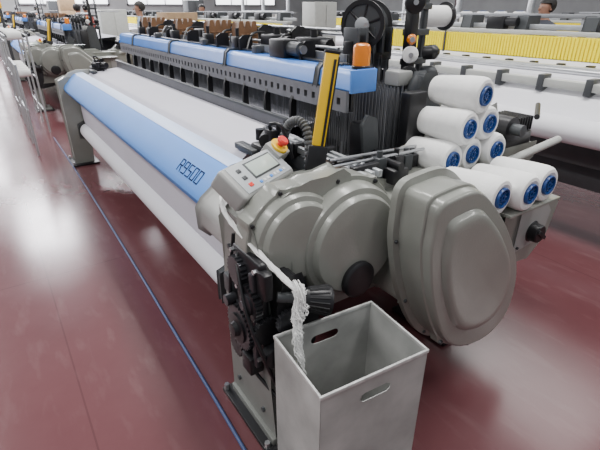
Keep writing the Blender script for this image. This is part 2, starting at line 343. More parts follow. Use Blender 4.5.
# top of the near end: sley, reed, rails
P_('sley_beam',DGREY,MB().box(1.10,1.22,1.42,5.50,.92,.985,.008))
P_('reed',REED,MB().box(1.212,1.226,1.95,5.42,.985,1.09))
P_('reed_cap',DGREY,MB().box(1.207,1.231,1.92,5.45,1.085,1.10,.003))
for x in (1.115,1.155,1.195): P_('guide_rail',ALU,MB().box(x-.010,x+.010,1.20,1.92,1.0,1.03,.003))
for y in (1.24,1.34,1.52,1.66): P_('rail_clamp',BLACK,MB().box(1.09,1.225,y,y+.03,.975,1.045,.005))
P_('cover_block',BROWN,MB().box(1.04,1.09,1.22,1.5,.985,1.02,.005))
P_('cutter_box',BLACK,MB().box(1.27,1.36,1.20,1.42,.945,1.01,.01).cyl((1.31,1.20,1.02),(1.31,1.40,1.02),.018))
P_('thin_rail',STEEL,MB().cyl((1.02,1.30,1.045),(1.55,1.30,1.035),.007,n=10)); P_('thin_rail',STEEL,MB().cyl((1.06,1.36,1.05),(1.58,1.36,1.03),.007,n=10))
for k,x in enumerate((1.24,1.36,1.44,1.50)): P_('small_valve',(BLACK if k%2 else DGREY),MB().box(x,x+.05,1.26+.02*k,1.31+.02*k,.945,1.05-.015*k,.006).cyl((x+.025,1.285+.02*k,1.04-.015*k),(x+.025,1.285+.02*k,1.075-.015*k),.012))
for k in range(2): P_('signal_cable',BLACK,MB().tube(smooth_open([(1.02+.03*k,1.46,.98),(1.05+.03*k,1.40,1.02),(1.14+.03*k,1.34,1.03+.01*k),(1.26+.02*k,1.34,1.0),(1.34+.02*k,1.36,.95)]),.004,6))
P_('selvedge_unit',BLACK,MB().box(1.38,1.47,1.52,1.62,.94,1.12,.01).cyl((1.41,1.50,1.09),(1.41,1.62,1.09),.026)); P_('selvedge_arm',DGREY,MB().prism([(1.36,1.0),(1.34,1.13),(1.37,1.17),(1.42,1.15),(1.44,1.02)],1.48,1.50,.004))
# temples
for y0,s in ((1.70,1),(5.36,-1)):
    tp=P_('temple',BLACK,MB().box(.93,1.08,y0-.05,y0+.09,1.0,1.05,.01).cyl((.96,y0,1.07),(1.06,y0+.15*s,1.07),.03))
    MB().box(.97,1.01,y0-.03,y0+.03,1.05,1.12,.008).build('valve',BLACK,tp)
    MB().cyl((1.05,y0+.02,1.05),(1.05,y0+.02,1.13),.02).build('valve',BLACK,tp)
    MB().box(.90,.95,y0+.02*s,y0+.20*s,1.0,1.03,.006).build('temple_roller',DGREY,tp)
    MB().cyl((.99,y0+.10*s,1.05),(.99,y0+.10*s,1.10),.022).build('valve',BLACK,tp)
    MB().tube(smooth_open([(.99,y0,1.11),(.97,y0-.03,1.15),(1.0,y0-.08,1.14),(1.04,y0-.10,1.0)]),.008).build('air_pipe',BLACK,tp)
arch=smooth_open([(1.03,1.66,1.08),(1.035,1.62,1.15),(1.045,1.56,1.175),(1.05,1.51,1.15),(1.045,1.48,1.08),(1.03,1.46,.99)],12)
P_('ribbed_hose',HOSEG,MB().tube(arch,[.021 if i%3<2 else .014 for i in range(len(arch))],12))
# yellow light bar
bt=V((1.098,1.41,1.452)); bb=V((1.012,1.41,.935)); d=(bt-bb); dz=d.normalized(); dx=V((.83,-.56,0)); dy=dz.cross(dx).normalized(); dx=dy.cross(dz)
BM=Matrix((dx,dy,dz)).transposed()
yb=P_('sensor_bar',YEL,MB().obox((bt+bb)/2+dz*.02,(.052,.042,d.length-.04),BM,.004),label='tall yellow sensor bar leaning slightly')
face=1 if dy.dot(V((0,-1,0)))>0 else -1
MB().obox((bt+bb)/2+dy*face*.0215+dx*.014+dz*.01,(.010,.006,d.length-.06),BM,.001).build('inset_strip',BLACK,yb)
MB().obox((bt+bb)/2+dx*.0275+dz*.01,(.006,.043,d.length-.04),BM,.001).build('side_rail',BLACK,yb)
MB().obox(bt+dz*.004,(.060,.044,.012),BM,.003).build('end_cap',BLACK,yb)
P_('bar_holder',BLACK,MB().obox(bb+dz*.075,(.080,.065,.20),BM,.008))
# top beam and everything on it
tb=P_('top_beam',BLUE2,MB().prism([(1.308,1.272),(1.322,1.345),(1.342,1.360),(1.44,1.360),(1.44,1.272)],1.54,5.52,.006))
for y in (1.80,2.82,3.90,5.0): MB().prism([(1.300,1.266),(1.316,1.350),(1.338,1.370),(1.45,1.370),(1.45,1.266)],y-.018,y+.018,.003).build('clamp',DGREY,tb)
MB().box(1.30,1.445,1.525,1.542,1.266,1.364,.003).build('end_plate',BLUE2,tb)
for q in (0,1): MB().tube(smooth_open([(1.42-.03*q,1.7,1.368),(1.41,2.4,1.37),(1.42-.02*q,3.3,1.368),(1.41-.02*q,4.2,1.37),(1.42,5.4,1.368)]),.007,6).build('beam_cable',BLACK,tb)
for y in (2.5,3.3,4.4): MB().box(1.37,1.43,y,y+.06,1.357,1.405,.006).build('junction_box',DGREY,tb)
for y in (2.05,2.75,3.1,3.65,4.15,4.65): MB().prism([(1.39,1.357),(1.39,1.43),(1.42,1.45),(1.48,1.45),(1.48,1.357)],y,y+.02,.002).build('beam_bracket',BLACK,tb)
ps=MB().box(1.300,1.318,1.56,5.5,1.238,1.270).box(1.300,1.318,1.56,5.5,1.178,1.208)
for k in range(60): ps.box(1.300,1.318,1.56+.066*k,1.600+.066*k,1.208,1.238)
P_('slotted_rail',RAILM,ps)
P_('rail_back',BLACK,MB().box(1.33,1.345,1.56,5.5,1.178,1.270))
for k in range(14): P_('rail_hanger',BLACK,MB().prism([(1.285,1.05),(1.285,1.16),(1.30,1.195),(1.32,1.195),(1.32,1.05)],1.72+.27*k,1.74+.27*k))
bl=P_('beacon_base',BLACK,MB().lathe((1.400,1.585,1.358),(0,0,1),[(0,.044),(.014,.044),(.017,.040)],24))
MB().lathe((1.400,1.585,1.375),(0,0,1),[(0,.039),(.072,.039),(.084,.035),(.091,.025),(.093,.006)],28).build('beacon_lens',ORANGE,bl,label='translucent amber beacon lens')
# heald frames
for i in range(6):
    x=1.50+.055*i; zt=1.40-.012*(i%3); y0=1.50+.02*i
    hf=P_('heald_frame',ALUD,MB().box(x-.008,x+.008,1.80,5.40,zt-.06,zt,.002).box(x-.008,x+.008,y0,5.40,.74,.80,.002).box(x-.008,x+.008,1.80,1.82,.74,zt).box(x-.008,x+.008,5.36,5.40,.74,zt))
    w=MB()
    for k in range(165):
        y=y0+.01+k*.0233; w.box(x-.0025,x+.0025,y-.003,y+.003,.8,(zt-.06) if y>1.8 else 1.265)
    w=w.build('heald_wires',WIRE,hf); w['kind']='stuff'
w=MB()
for k in range(230): y=1.60+k*.0168; w.box(1.398,1.402,y-.002,y+.002,1.0,1.272)
w=w.build('front_wires',WIRE,L); w['kind']='stuff'
P_('wire_backing',BLACK,MB().box(1.83,1.85,1.50,5.4,.9,1.30))
for y,kk,x0 in ((5.15,2,1.48),(4.84,3,1.475),(4.16,3,1.49),(3.44,4,1.475),(2.96,3,1.475)):
    fs=P_('spacer_bar',DGREY,MB().box(1.46,1.83,y+.050,y+.08,1.39,1.45,.004))
    for k in range(kk):
        x=x0+.052*k
        MB().prism([(x,1.37),(x-.010,1.475),(x+.002,1.525),(x+.022,1.525),(x+.034,1.475),(x+.034,1.37)],y-.055+.006*k,y+.045-.004*k,.004).box(x-.004,x+.028,y-.060+.006*k,y+.048-.004*k,1.44,1.452,.002).build('frame_spacer',BROWN,fs)
    P_('spacer_bracket',BLACK,MB().box(1.40,1.46,y-.14,y-.06,1.355,1.44,.006).cyl((1.43,y-.10,1.44),(1.43,y-.10,1.49),.012))
for y in (2.20,2.60,3.72,4.46): P_('harness_motor',BLACK,MB().box(1.50,1.66,y-.08,y+.08,1.38,1.46,.01).cyl((1.58,y-.15,1.42),(1.58,y-.08,1.42),.034).cyl((1.58,y,1.45),(1.58,y,1.50),.02))
for z,x in ((1.46,1.86),(1.42,1.52),(1.47,1.78),(1.50,1.66)): P_('guide_rod',STEEL,MB().cyl((x,1.9,z),(x,5.4,z),.008))
for y in (2.35,2.72,3.15,3.85,4.4,4.65): P_('harness_cable',BLACK,MB().tube(smooth_open([(1.42,y,1.365),(1.50,y+.05,1.46),(1.66,y+.10,1.45),(1.80,y+.14,1.38)]),.008,6))
for y in (2.40,2.80,3.20,3.58,3.95,4.32,4.7,5.0): P_('harness_bracket',BLACK,MB().prism([(1.60,1.37),(1.56,1.48),(1.60,1.51),(1.78,1.48),(1.80,1.37)],y,y+.022,.003))
mo=P_('drive_motor',BLACK,MB().box(1.35,1.45,2.16,2.32,1.357,1.455,.01))
MB().cyl((1.40,2.16,1.41),(1.40,2.06,1.41),.036).build('motor_drum',DGREY,mo)
MB().cyl((1.40,2.06,1.41),(1.40,2.04,1.41),.022).build('shaft_end',STEEL,mo)
P_('harness_column',BLACK,MB().box(1.56,1.68,1.42,1.48,.94,1.26,.01))
hx=P_('harness_arm',BLACK,MB().box(1.50,1.80,1.80,1.84,1.36,1.46,.006))
for k in range(5): MB().box(1.53+.055*k,1.548+.055*k,1.77,1.88,1.40,1.52,.003).build('lifting_fork',DGREY,hx)
P_('side_column',DGREY,MB().prism([(1.70,.94),(1.70,1.26),(1.73,1.32),(1.80,1.32),(1.84,1.26),(1.86,.94)],1.49,1.56,.01))
P_('end_box',GREYM,MB().box(1.64,1.74,1.58,1.68,1.26,1.33,.01))
# yarn post with spindles, rising behind the beacon
po=P_('spindle_post',BLACK,MB().box(1.795,1.845,1.675,1.725,.90,2.0,.004))
MB().box(1.93,1.96,1.72,1.75,.95,1.95,.004).build('thin_post',DGREY,po)
for z in (1.60,1.34,1.48): MB().box(1.80,1.96,1.70,1.74,z,z+.03,.004).build('cross_bar',DGREY,po)
for z,r_,m_ in ((1.20,.035,ALU),(1.30,.05,BLACK),(1.40,.04,YARN),(1.47,.024,ORANGE),(1.63,.05,BLACK),(1.72,.03,ALU)):
    MB().cyl((1.80,1.68,z),(1.73,1.60,z),.012).build('tensioner_pin',STEEL,po)
    MB().lathe((1.755,1.63,z),(-.65,-.75,0),[(0,r_*.8),(.012,r_),(.02,r_*.9),(.03,.012)],20).build('tensioner_disc',m_,po)
for x,y,z in ((1.90,1.66,1.30),(1.90,1.66,1.40)):
    MB().lathe((x,y,z),(.2,-.9,.1),[(0,.02),(0,.036),(.05,.036),(.06,.03),(.075,.012)],20).build('yarn_feeder',(DGREY if z<1.35 else BLACK),po)
MB().tube([(1.82,1.72,1.53),(1.78,1.96,1.53),(1.76,1.99,1.53)],.014).build('reel_arm',STEEL,po)
MB().cyl((1.77,1.98,1.53),(1.60,1.79,1.53),.012).build('spindle',STEEL,po)
MB().tube([(1.82,1.72,1.565),(1.95,1.855,1.565),(1.97,1.86,1.565),(2.38,1.86,1.565)],.012).build('spindle',STEEL,po)
MB().tube(smooth_open([(1.84,1.70,1.68),(1.92,1.60,1.70),(1.98,1.58,1.64),(2.0,1.6,1.60)]),.005,6).build('guide_eye',STEEL,po)
# back rest, let-off machine
P_('back_rest',GREY,MB().cyl((2.32,1.75,1.06),(2.32,5.4,1.06),.06))
rf=[(1.95,.55),(1.95,.80),(2.25,1.05),(2.42,1.10),(2.46,1.0),(2.40,0),(2.2,0),(2.18,.55)]
P_('rear_frame',GREY,MB().prism(rf,1.54,1.66,.012)); P_('rear_frame',GREY,MB().prism(rf,5.45,5.57,.012))
lo=P_('let_off_drive',BLACK,MB().box(2.14,2.44,1.30,1.50,.92,1.0,.012).cyl((2.20,1.28,1.04),(2.20,1.5,1.04),.06))
for k in range(7): MB().box(2.28+.025*k,2.288+.025*k,1.31,1.49,1.0,1.075,.002).build('cooling_fin',BLACK,lo)
MB().cyl((2.20,1.28,1.04),(2.20,1.22,1.04),.03).build('pulley',DGREY,lo)
P_('let_off_bracket',GREY,MB().prism([(1.95,.86),(2.0,.92),(2.5,.92),(2.5,.84),(2.2,.70),(1.95,.70)],1.30,1.52,.01))
P_('rear_tube',GREY2,MB().cyl((2.12,1.24,.88),(2.62,1.24,.93),.022)); P_('rear_rod',BLACK,MB().cyl((2.3,1.22,1.10),(2.62,1.40,1.10),.014))
# cone shelf and switch box
P_('cone_tray',GREY,MB().box(1.62,2.0,.87,1.20,.830,.845,.004))
P_('cone_shelf',GREY,MB().box(1.50,2.06,1.21,1.52,.885,.91,.006).box(1.55,1.98,1.22,1.46,.80,.885))
sb=P_('switch_box',GREY,MB().prism([(1.80,.50),(1.80,.79),(1.86,.826),(2.08,.826),(2.22,.72),(2.18,.56),(2.06,.47)],.98,1.34,.018,3))
MB().lathe((2.03,.98,.62),(0,-1,0),[(0,.055),(.01,.055),(.014,.048),(.05,.046),(.055,.04)],28).build('rotary_switch',BLACK,sb)
MB().obox((2.03,.922,.62),(.085,.016,.02),Matrix.Rotation(R(35),3,'Y'),.004).build('switch_grip',BLACK,sb)
MB().prism([(1.90,.54),(1.90,.79),(2.07,.79),(2.16,.70),(2.13,.56)],.970,.981,.004).build('face_plate',GREYM,sb)
bolts(sb,[(1.915,.775),(2.06,.775),(1.92,.56),(2.12,.58)],.970,.007)
P_('warp_beam_flange',DGREY,MB().cyl((2.1,1.80,.42),(2.1,1.82,.42),.36,n=40))
P_('warp_beam_flange',DGREY,MB().cyl((2.1,5.32,.42),(2.1,5.34,.42),.36,n=40))
# cloth, rolls and warp (lie on the loom)
cl=MB().sheet(smooth_open([(1.208,1.03),(1.07,1.015),(.94,1.002),(.90,.980),(.86,.95),(.80,.91),(.765,.86),(.755,.78),(.752,.65),(.757,.50),(.765,.462)],4),1.80,5.36,30)
cl=cl.build('woven_cloth',CLOTH,loc=(.9,3.5,.46)); tag(cl,'pale cloth woven on the nearest loom, running under the lettered blue cover','cloth')
cr=thing('cloth_roll','long white roll of cloth low under the lettered blue cover','cloth roll',(.780,3.5,.30))
MB().cyl((.780,1.775,.382),(.780,5.39,.382),.082,n=40).build('cloth_layers',WHITE,cr); MB().cyl((.780,1.72,.382),(.780,5.44,.382),.03).build('core_shaft',STEEL,cr)
wp=thing('warp_yarn','sheet of white warp yarn behind the heald frames of the nearest loom','yarn',(2.1,3.5,.10))
MB().sheet([(1.228,1.03),(1.48,1.04),(2.0,1.10),(2.32,1.122),(2.38,1.09),(2.44,.42)],1.98,5.32,1).build('warp_sheet',WARP,wp)
MB().cyl((2.1,1.83,.42),(2.1,5.31,.42),.31,n=40).build('wound_yarn',WHITE,wp)
# spools on the spindle post
def reel(name,label,c,d,r,w,my):
    t=thing(name,label,'reel',tuple(V(c)-V((0,0,r)))); d=V(d).normalized(); c=V(c)
    MB().lathe(c-d*w/2,d,[(0,.016),(0,r*.62),(w,r*.62),(w,.016)],28).build('wound_yarn',my,t)
    for s in (-1,1):
        q=MB().ring(c+d*s*w/2,d*s,r,r*.82,.012,40).build('flange',BLACK,t)
        MB().lathe(c+d*s*w/2,d*s,[(0,.016),(0,r*.83),(.005,r*.83),(.005,.016)],36).build('flange_web',DGREY,q)
        for k in range(6):
            u=d.orthogonal().normalized(); v2=d.cross(u); a=2*PI*k/6; e=(u*math.cos(a)+v2*math.sin(a))
            MB().cyl(c+d*s*(w/2+.006)+e*r*.25,c+d*s*(w/2+.006)+e*r*.85,.006,n=6).build('spoke',BLACK,q)
        MB().lathe(c+d*s*(w/2+.005),d*s,[(0,.036),(.016,.036),(.02,.02)],20).build('hub',ALU,q)
    return t
reel('flanged_reel','large black flanged reel on the dark post beside the orange beacon',(1.665,1.86,1.53),(-.88,-.475,0),.115,.11,YARN)
bb2=thing('yarn_bobbin','white bobbin with black end disc on the long spindle above the cones','bobbin',(2.13,1.86,1.50))
MB().lathe((1.99,1.86,1.565),(1,0,0),[(0,.014),(.004,.048),(.02,.056),(.26,.056),(.26,.014)],24).build('wound_yarn',YARN,bb2); MB().lathe((2.252,1.86,1.565),(1,0,0),[(0,.014),(0,.075),(.012,.075),(.02,.03),(.02,.014)],28).build('end_disc',BLACK,bb2)
# ---------------------------------------------------------------- yarn cones
CR=.0795
def make_cone(label,group):
    t=thing('yarn_cone',label,'yarn cone',(0,0,0),group)      # axis -Y, base face at y=0, lies at z=CR
    c=V((0,0,CR))
    MB().lathe(c,(0,1,0),[(-.0,.042),(-.006,.056),(-.003,.069),(.008,.0765),(.026,CR),(.09,.0775),(.235,.064),(.254,.059),(.262,.046),(.26,.02)],40).build('wound_yarn',YARN,t)
    tu=MB().lathe(c,(0,-1,0),[(-.05,.035),(-.01,.0425),(.010,.0425),(.014,.040),(.013,.034),(-.01,.030)],32,False)
    for k in range(10):
        a=2*PI*k/10; e=V((math.cos(a),0,math.sin(a))); tu.cyl(c+e*.012+V((0,-.004,0)),c+e*.034+V((0,-.006,0)),.0032,n=6)
    tu.ring(c+V((0,-.002,0)),(0,-1,0),.014,.008,.008,20)
    tu=tu.build('tube',NAVY,t)
    MB().cyl(c+V((0,.006,0)),c+V((0,.010,0)),.034,n=24).build('tube_inside_shade',NAVYD,tu)  # disc whose darker blue paints the shade inside the tube
    return t
def put(t,x,y,z,rz=0,ry=0): t.location=(x,y,z); t.rotation_euler=(0,0,rz); return t
G='white yarn cones piled on the loom'
spec=[(1.63,1.20,.911,3,'white yarn cone at the left end of the rear pile\'s lowest layer'),
(1.789,1.215,.911,1,'white yarn cone in the middle of the rear pile\'s lowest layer'),
(1.948,1.195,.911,-1,'white yarn cone at the right end of the rear pile\'s lowest layer'),
(1.702,1.19,1.046,4,'white yarn cone on the left of the rear pile\'s second layer'),
(1.866,1.205,1.046,0,'white yarn cone on the right of the rear pile\'s second layer'),
(1.782,1.195,1.180,5,'white yarn cone on top of the whole pile'),
(1.552,.890,.856,3,'white yarn cone lying low against the big grey drive cover, left of the front row'),
(1.711,.865,.846,1,'white yarn cone in the middle of the front row above the switch box'),
(1.870,.880,.846,-1,'white yarn cone at the right end of the front row above the switch box')]
cone0=make_cone(spec[0][4],G)
for i,(x,y,z,rz,lb) in enumerate(spec):
    c=cone0 if i==0 else copy_tree(cone0,(0,0,0),lb)
    put(c,x,y,z,R(rz))
# ---------------------------------------------------------------- metal bin
B=thing('metal_bin','tall open grey sheet metal bin with handle slots, in front of the loom','bin',(0,0,0))
bx,by,bh=.200,.148,.62
def slot_wall(y):
    bm=bmesh.new(); ov=[bm.verts.new(p) for p in ((-bx,y,.0),(bx,y,.0),(bx,y,bh),(-bx,y,bh))]
    es=[bm.edges.new((ov[i],ov[(i+1)%4])) for i in range(4)]
    iv=[]
    for s,a0 in ((1,-90),(-1,90)):
        for k in range(9):
            a=R(a0+180*k/8); iv.append(bm.verts.new((s*.040+.018*math.cos(a),y,.540+.018*math.sin(a))))
    es+=[bm.edges.new((iv[i],iv[(i+1)%len(iv)])) for i in range(len(iv))]
    bmesh.ops.triangle_fill(bm,use_beauty=True,edges=es)
    g=bm.faces[:]+bm.edges[:]+bm.verts[:]
    bmesh.ops.solidify(bm,geom=g,thickness=.003)
    m=MB(); m.bm.free(); m.bm=bm; return m
slot_wall(-by).build('wall_panel',BIN,B); slot_wall(by).build('wall_panel',BIN,B)
for s in (-1,1): MB().box(s*bx-.0015,s*bx+.0015,-by,by,0,bh).build('wall_panel',BIN,B)
MB().box(-bx,bx,-by,by,.003,.008).build('bottom_panel',BIN,B)
rm=MB()
for s in (-1,1):
    rm.box(-bx-.004,bx+.004,s*by-.004,s*by+.004,bh-.010,bh+.004,.002); rm.box(s*bx-.004,s*bx+.004,-by+.004,by-.004,bh-.010,bh+.004,.002)
rm.build('rim',RIM,B)
B.location=(.765,.845,0); B.rotation_euler=(0,0,R(-5))
# ---------------------------------------------------------------- waste yarn: loose tangle bunched round the knob shaft, draping over the bin's back edge
ws=MB()
path=smooth_open([(.63,1.46,.970),(.590,1.38,.955),(.582,1.30,.93),(.588,1.22,.905),(.602,1.14,.875),(.622,1.08,.84),(.644,1.035,.805),(.664,1.005,.780),(.680,.998,.757),(.675,.988,.73),(.660,.982,.705),(.650,.978,.68),(.644,.968,.645),(.640,.962,.60),(.642,.950,.54),(.650,.935,.46)],7)
nP=len(path)
for k in range(70):
    ph=2*PI*k/35; rr=random.uniform(.003,.016); f=random.uniform(.08,.24); cut=random.randint(int(nP*.80),nP); beg=0 if k<36 else int(nP*.42)
    pts=[]; wv=V((0,0,0))
    for i in range(beg,cut):
        p=path[i]; t=i/nP; g=rr*(.55+1.3*math.exp(-((t-.60)/.12)**2)+.9*max(0,t-.6))
        wv=wv*.82+V((random.uniform(-1,1),random.uniform(-1,1),random.uniform(-1,1)))*(.0016 if t<.45 else .0042)
        pts.append(p+V((math.cos(ph+i*f),math.sin(ph+i*f)*.8,math.sin(ph+i*f)*.6))*g+wv)
    ws.tube(pts,random.uniform(.0013,.0028),5)
for k in range(16):      # loose loops round the shaft
    c=V((.670,1.004,.752))+V((random.uniform(-.014,.014),random.uniform(-.012,.012),random.uniform(-.03,.02))); r_=random.uniform(.022,.040); q=random.uniform(0,6)
    ws.tube(smooth_open([c+V((.25*r_*math.cos(t*.9+q),r_*math.cos(t*.8+q)*.8,r_*math.sin(t*.8+q))) for t in range(9)],4),.0018,5)
ws=ws.build('waste_yarn',YARN,loc=(.65,1.0,.46)); tag(ws,'frayed white waste yarn from under the control panel round the knob into the bin','yarn')
# ---------------------------------------------------------------- hose on the floor
def onfloor(px,py):
    Rv=V((math.cos(YAW),-math.sin(YAW),0)); Uv=Rv.cross(FW); dd=FW*FPX+Rv*(px-300)+Uv*(225-py); t=-CAM.z/dd.z; return CAM+dd*t
h1=[onfloor(*p) for p in ((54,138),(72,165),(98,206),(136,268),(174,332),(210,392),(244,450),(272,500))]
h1=[V((p.x,p.y,.008)) for p in h1]
o=MB().tube(smooth_open(h1,6),.0078,8).build('air_hose',HOSE,loc=(.3,2.5,0)); tag(o,'long blue grey hose lying on the maroon floor alongside the nearest loom','hose')
# ---------------------------------------------------------------- neighbouring loom (right)
N=thing('weaving_loom','grey loom with yellow healds to the right, behind the pile of cones','loom',(4.2,2.5,0))
def Q(name,m,mb,parent=None): return mb.build(name,m,parent or N)
np_=[(3.50,0),(3.50,.72),(3.62,1.0),(4.9,1.05),(5.1,.9),(5.1,0),(4.8,0),(4.75,.5),(3.85,.5),(3.78,0)]
Q('side_frame',GREY,MB().prism(np_,-.35,-.15,.012)); Q('side_frame',GREY,MB().prism(np_,5.0,5.2,.012))
Q('front_rail',GREY2,MB().box(3.56,3.63,-.2,5.05,1.06,1.12,.006)); Q('lower_rail',DGREY,MB().box(3.66,3.74,-.2,5.05,.90,.98,.006)); Q('base_beam',DGREY,MB().box(3.75,3.95,-.2,5.05,.30,.50,.01))
Q('front_guard',DGREY,MB().box(3.60,3.64,-.2,5.05,.52,.74,.006))
Q('inner_rail',ALU,MB().box(4.10,4.16,-.2,5.05,1.11,1.165,.006)); Q('round_rail',STEEL,MB().cyl((3.92,-.2,1.15),(3.92,5.05,1.15),.02))
for k in range(14): Q('rail_clamp',DGREY,MB().box(3.545,3.66,.1+.36*k,.15+.36*k,1.03,1.15,.006))
for k in range(20): Q('sensor_block',BLACK,MB().box(4.18,4.24,.1+.25*k,.16+.25*k,1.11,1.175,.006))
hp_=Q('heald_pack',YELH,MB().box(4.40,4.43,-.1,4.95,1.185,1.375,.004))
w=MB()
for k in range(150): y=-.05+k*.033; w.box(4.388,4.394,y-.011,y+.011,1.185,1.378)
w=w.build('heald_strips',YELS,hp_); w['kind']='stuff'
Q('top_beam',GREY2,MB().box(4.40,4.50,-.3,5.15,1.38,1.42,.008)); Q('top_rail',ALU,MB().box(4.56,4.60,-.3,5.15,1.42,1.47,.004)); Q('lower_beam',DGREY,MB().box(4.40,4.46,-.3,5.15,1.13,1.18,.006))
for k in range(8): Q('frame_spacer',DGREY,MB().prism([(4.50,1.42),(4.52,1.54),(4.72,1.54),(4.72,1.42)],.1+.65*k,.22+.65*k,.006))
for k in range(2): Q('frame_post',DGREY,MB().box(4.36,4.375,1.35+2.2*k,1.37+2.2*k,1.16,1.46,.004))
for k in range(4): Q('top_motor',BLACK,MB().box(4.42,4.52,.7+1.1*k,.90+1.1*k,1.42,1.54,.008).cyl((4.47,.58+1.1*k,1.49),(4.47,.70+1.1*k,1.49),.04))
for k in range(5): Q('top_bracket',ALUD,MB().box(4.80,4.84,.2+1.05*k,.24+1.05*k,1.0,1.56,.004))
Q('mid_guard',ALUD,MB().box(4.79,4.85,.1,4.6,1.52,1.56,.004))
Q('gear_cover',GREY,MB().lathe((4.2,5.2,.7),(0,1,0),[(0,.28),(.05,.28),(.08,.22),(.09,.02)],40)); Q('gear_cover',GREY,MB().lathe((4.2,-.35,.7),(0,-1,0),[(0,.28),(.05,.28),(.08,.22),(.09,.02)],40))
Q('roll_bracket',DGREY,MB().box(3.30,3.55,-.22,-.17,.65,.86,.01)); Q('roll_bracket',DGREY,MB().box(3.30,3.55,5.03,5.08,.65,.86,.01))
nc=MB().sheet(smooth_open([(3.47,.88),(3.53,.97),(3.60,1.035),(3.80,1.08),(4.10,1.10),(4.38,1.18)],3),.0,4.9,6).build('woven_cloth',WHITE,loc=(3.9,2.5,.85)); tag(nc,'white cloth stretched below the yellow healds of the right hand loom','cloth')
nr=thing('cloth_roll','thick white roll on the front of the loom with yellow healds','cloth roll',(3.40,2.5,.72))
MB().cyl((3.40,-.05,.81),(3.40,4.95,.81),.092,n=36).build('cloth_layers',WHITE,nr); MB().cyl((3.40,-.2,.81),(3.40,5.06,.81),.03).build('core_shaft',STEEL,nr)
# copies further back
for k in range(3):
    off=(0,7.9*(k+1),0); w=('second','third','fourth')[k]
    copy_tree(L,off,'grey and blue loom, %s in the line that starts with the nearest one'%w)
    copy_tree(cl,off,'pale cloth on the %s loom in line beyond the nearest one'%w); copy_tree(cr,off,'white cloth roll under the %s loom in line beyond the nearest one'%w)
    if k<2: copy_tree(wp,off,'white warp yarn of the %s loom in line beyond the nearest one'%w)
for off,w in (((0,7.2,0),'one place behind the right hand loom'),((0,14.4,0),'two places behind the right hand loom'),((4.5,0,0),'in the outer right line beyond the yarn stand'),((4.5,7.2,0),'in the outer right line, further back')):
    copy_tree(N,off,'grey loom with yellow healds '+w); copy_tree(nc,off,'white cloth on the loom '+w); copy_tree(nr,off,'white cloth roll on the loom '+w)
# yarn stands
YS=thing('yarn_stand','steel stand carrying rows of white cones behind the right hand loom','stand',(5.6,4.5,0))
for y in (3.35,4.4,5.4): MB().box(5.57,5.63,y-.03,y+.03,0,2.0,.004).build('post',STEEL,YS); MB().box(5.35,5.85,y-.04,y+.04,0,.03).build('foot',DGREY,YS)
for z in (1.28,1.56): MB().box(5.50,5.70,3.3,5.45,z-.02,z,.003).build('shelf_rail',ALU,YS)
YS2=copy_tree(YS,(0,5.4,0),'steel stand carrying rows of white cones further back on the right')
for dy,GS,lb in ((0,'cones on the yarn stand','white cone standing on the yarn stand behind the right hand loom'),(5.4,'cones on the far yarn stand','white cone standing on the yarn stand further back on the right')):
    for z in (1.28,1.56):
        for k in range(8):
            yy=3.48+.26*k+dy
            c=copy_tree(cone0,(0,0,0),lb,GS)
            c.rotation_euler=(R(-90),0,0); c.location=(5.60,yy-CR,z+.01)
# metal rail racks with bobbins at the far left, beside the second loom
CK=thing('bobbin_rack','thin grey metal rail rack with small bobbins beyond the far end of the nearest loom','rack',(.42,8.2,0))
for y in (7.3,8.1,8.9):
    for x in (.30,.55): MB().cyl((x,y,0),(x,y,1.30),.014,n=10).build('post',ALU,CK)
for z in (.30,.75,1.22,1.29):
    for x in (.30,.55): MB().cyl((x,7.25,z),(x,8.95,z),.011,n=8).build('rail',ALU,CK)
bsrc=None; GBR=('bobbins on the post rack','bobbins on the second post rack')
for rk,dyy in enumerate((0,6.9)):
    if rk: copy_tree(CK,(-.1,dyy,0),'thin grey metal rail rack with small bobbins, second from the front at far left')
    for z in (.762,1.232):
        for k in range(6):
            y=7.40+.26*k
            if bsrc is None:
                bsrc=thing('rack_bobbin','small white bobbin on the first thin rail rack at far left','bobbin',(.425,y,z),GBR[0])
                MB().lathe((.33,y,z+.055),(1,0,0),[(0,.02),(0,.055),(.17,.05),(.17,.02)],16).build('wound_yarn',YARN,bsrc); MB().cyl((.31,y,z+.055),(.53,y,z+.055),.02,n=12).build('tube',DGREY,bsrc); by0=y; bz0=z
            else: copy_tree(bsrc,(-.1*rk,y-by0+dyy,z-bz0),'small white bobbin on the %s thin rail rack at far left'%('first','second')[rk],GBR[rk])
# thin metal guard rail in front of the second loom, at the far left
GR=thing('guard_rail','slim two-bar metal guard rail on the floor just beyond the nearest loom','rail',(.28,6.7,0))
for y in (6.1,6.75,7.1): MB().cyl((.28,y,0),(.28,y,1.05),.014,n=10).build('post',ALU,GR)
for z in (.55,1.04): MB().cyl((.28,6.05,z),(.28,7.15,z),.012,n=8).build('rail',ALU,GR)
# signal posts by the far looms
sp0=thing('signal_post','slim post with yellow and red signal lamp at the end of the second loom','signal lamp',(.42,9.2,0))
MB().cyl((.42,9.2,0),(.42,9.2,1.62),.022,n=12).build('post',DGREY,sp0); MB().cyl((.42,9.2,1.62),(.42,9.2,1.70),.035,n=16).build('yellow_lamp',YEL,sp0); MB().cyl((.42,9.2,1.70),(.42,9.2,1.78),.035,n=16).build('red_lamp',RED,sp0)
copy_tree(sp0,(.1,7.9,0),'slim post with yellow and red signal lamp at the end of the third loom')
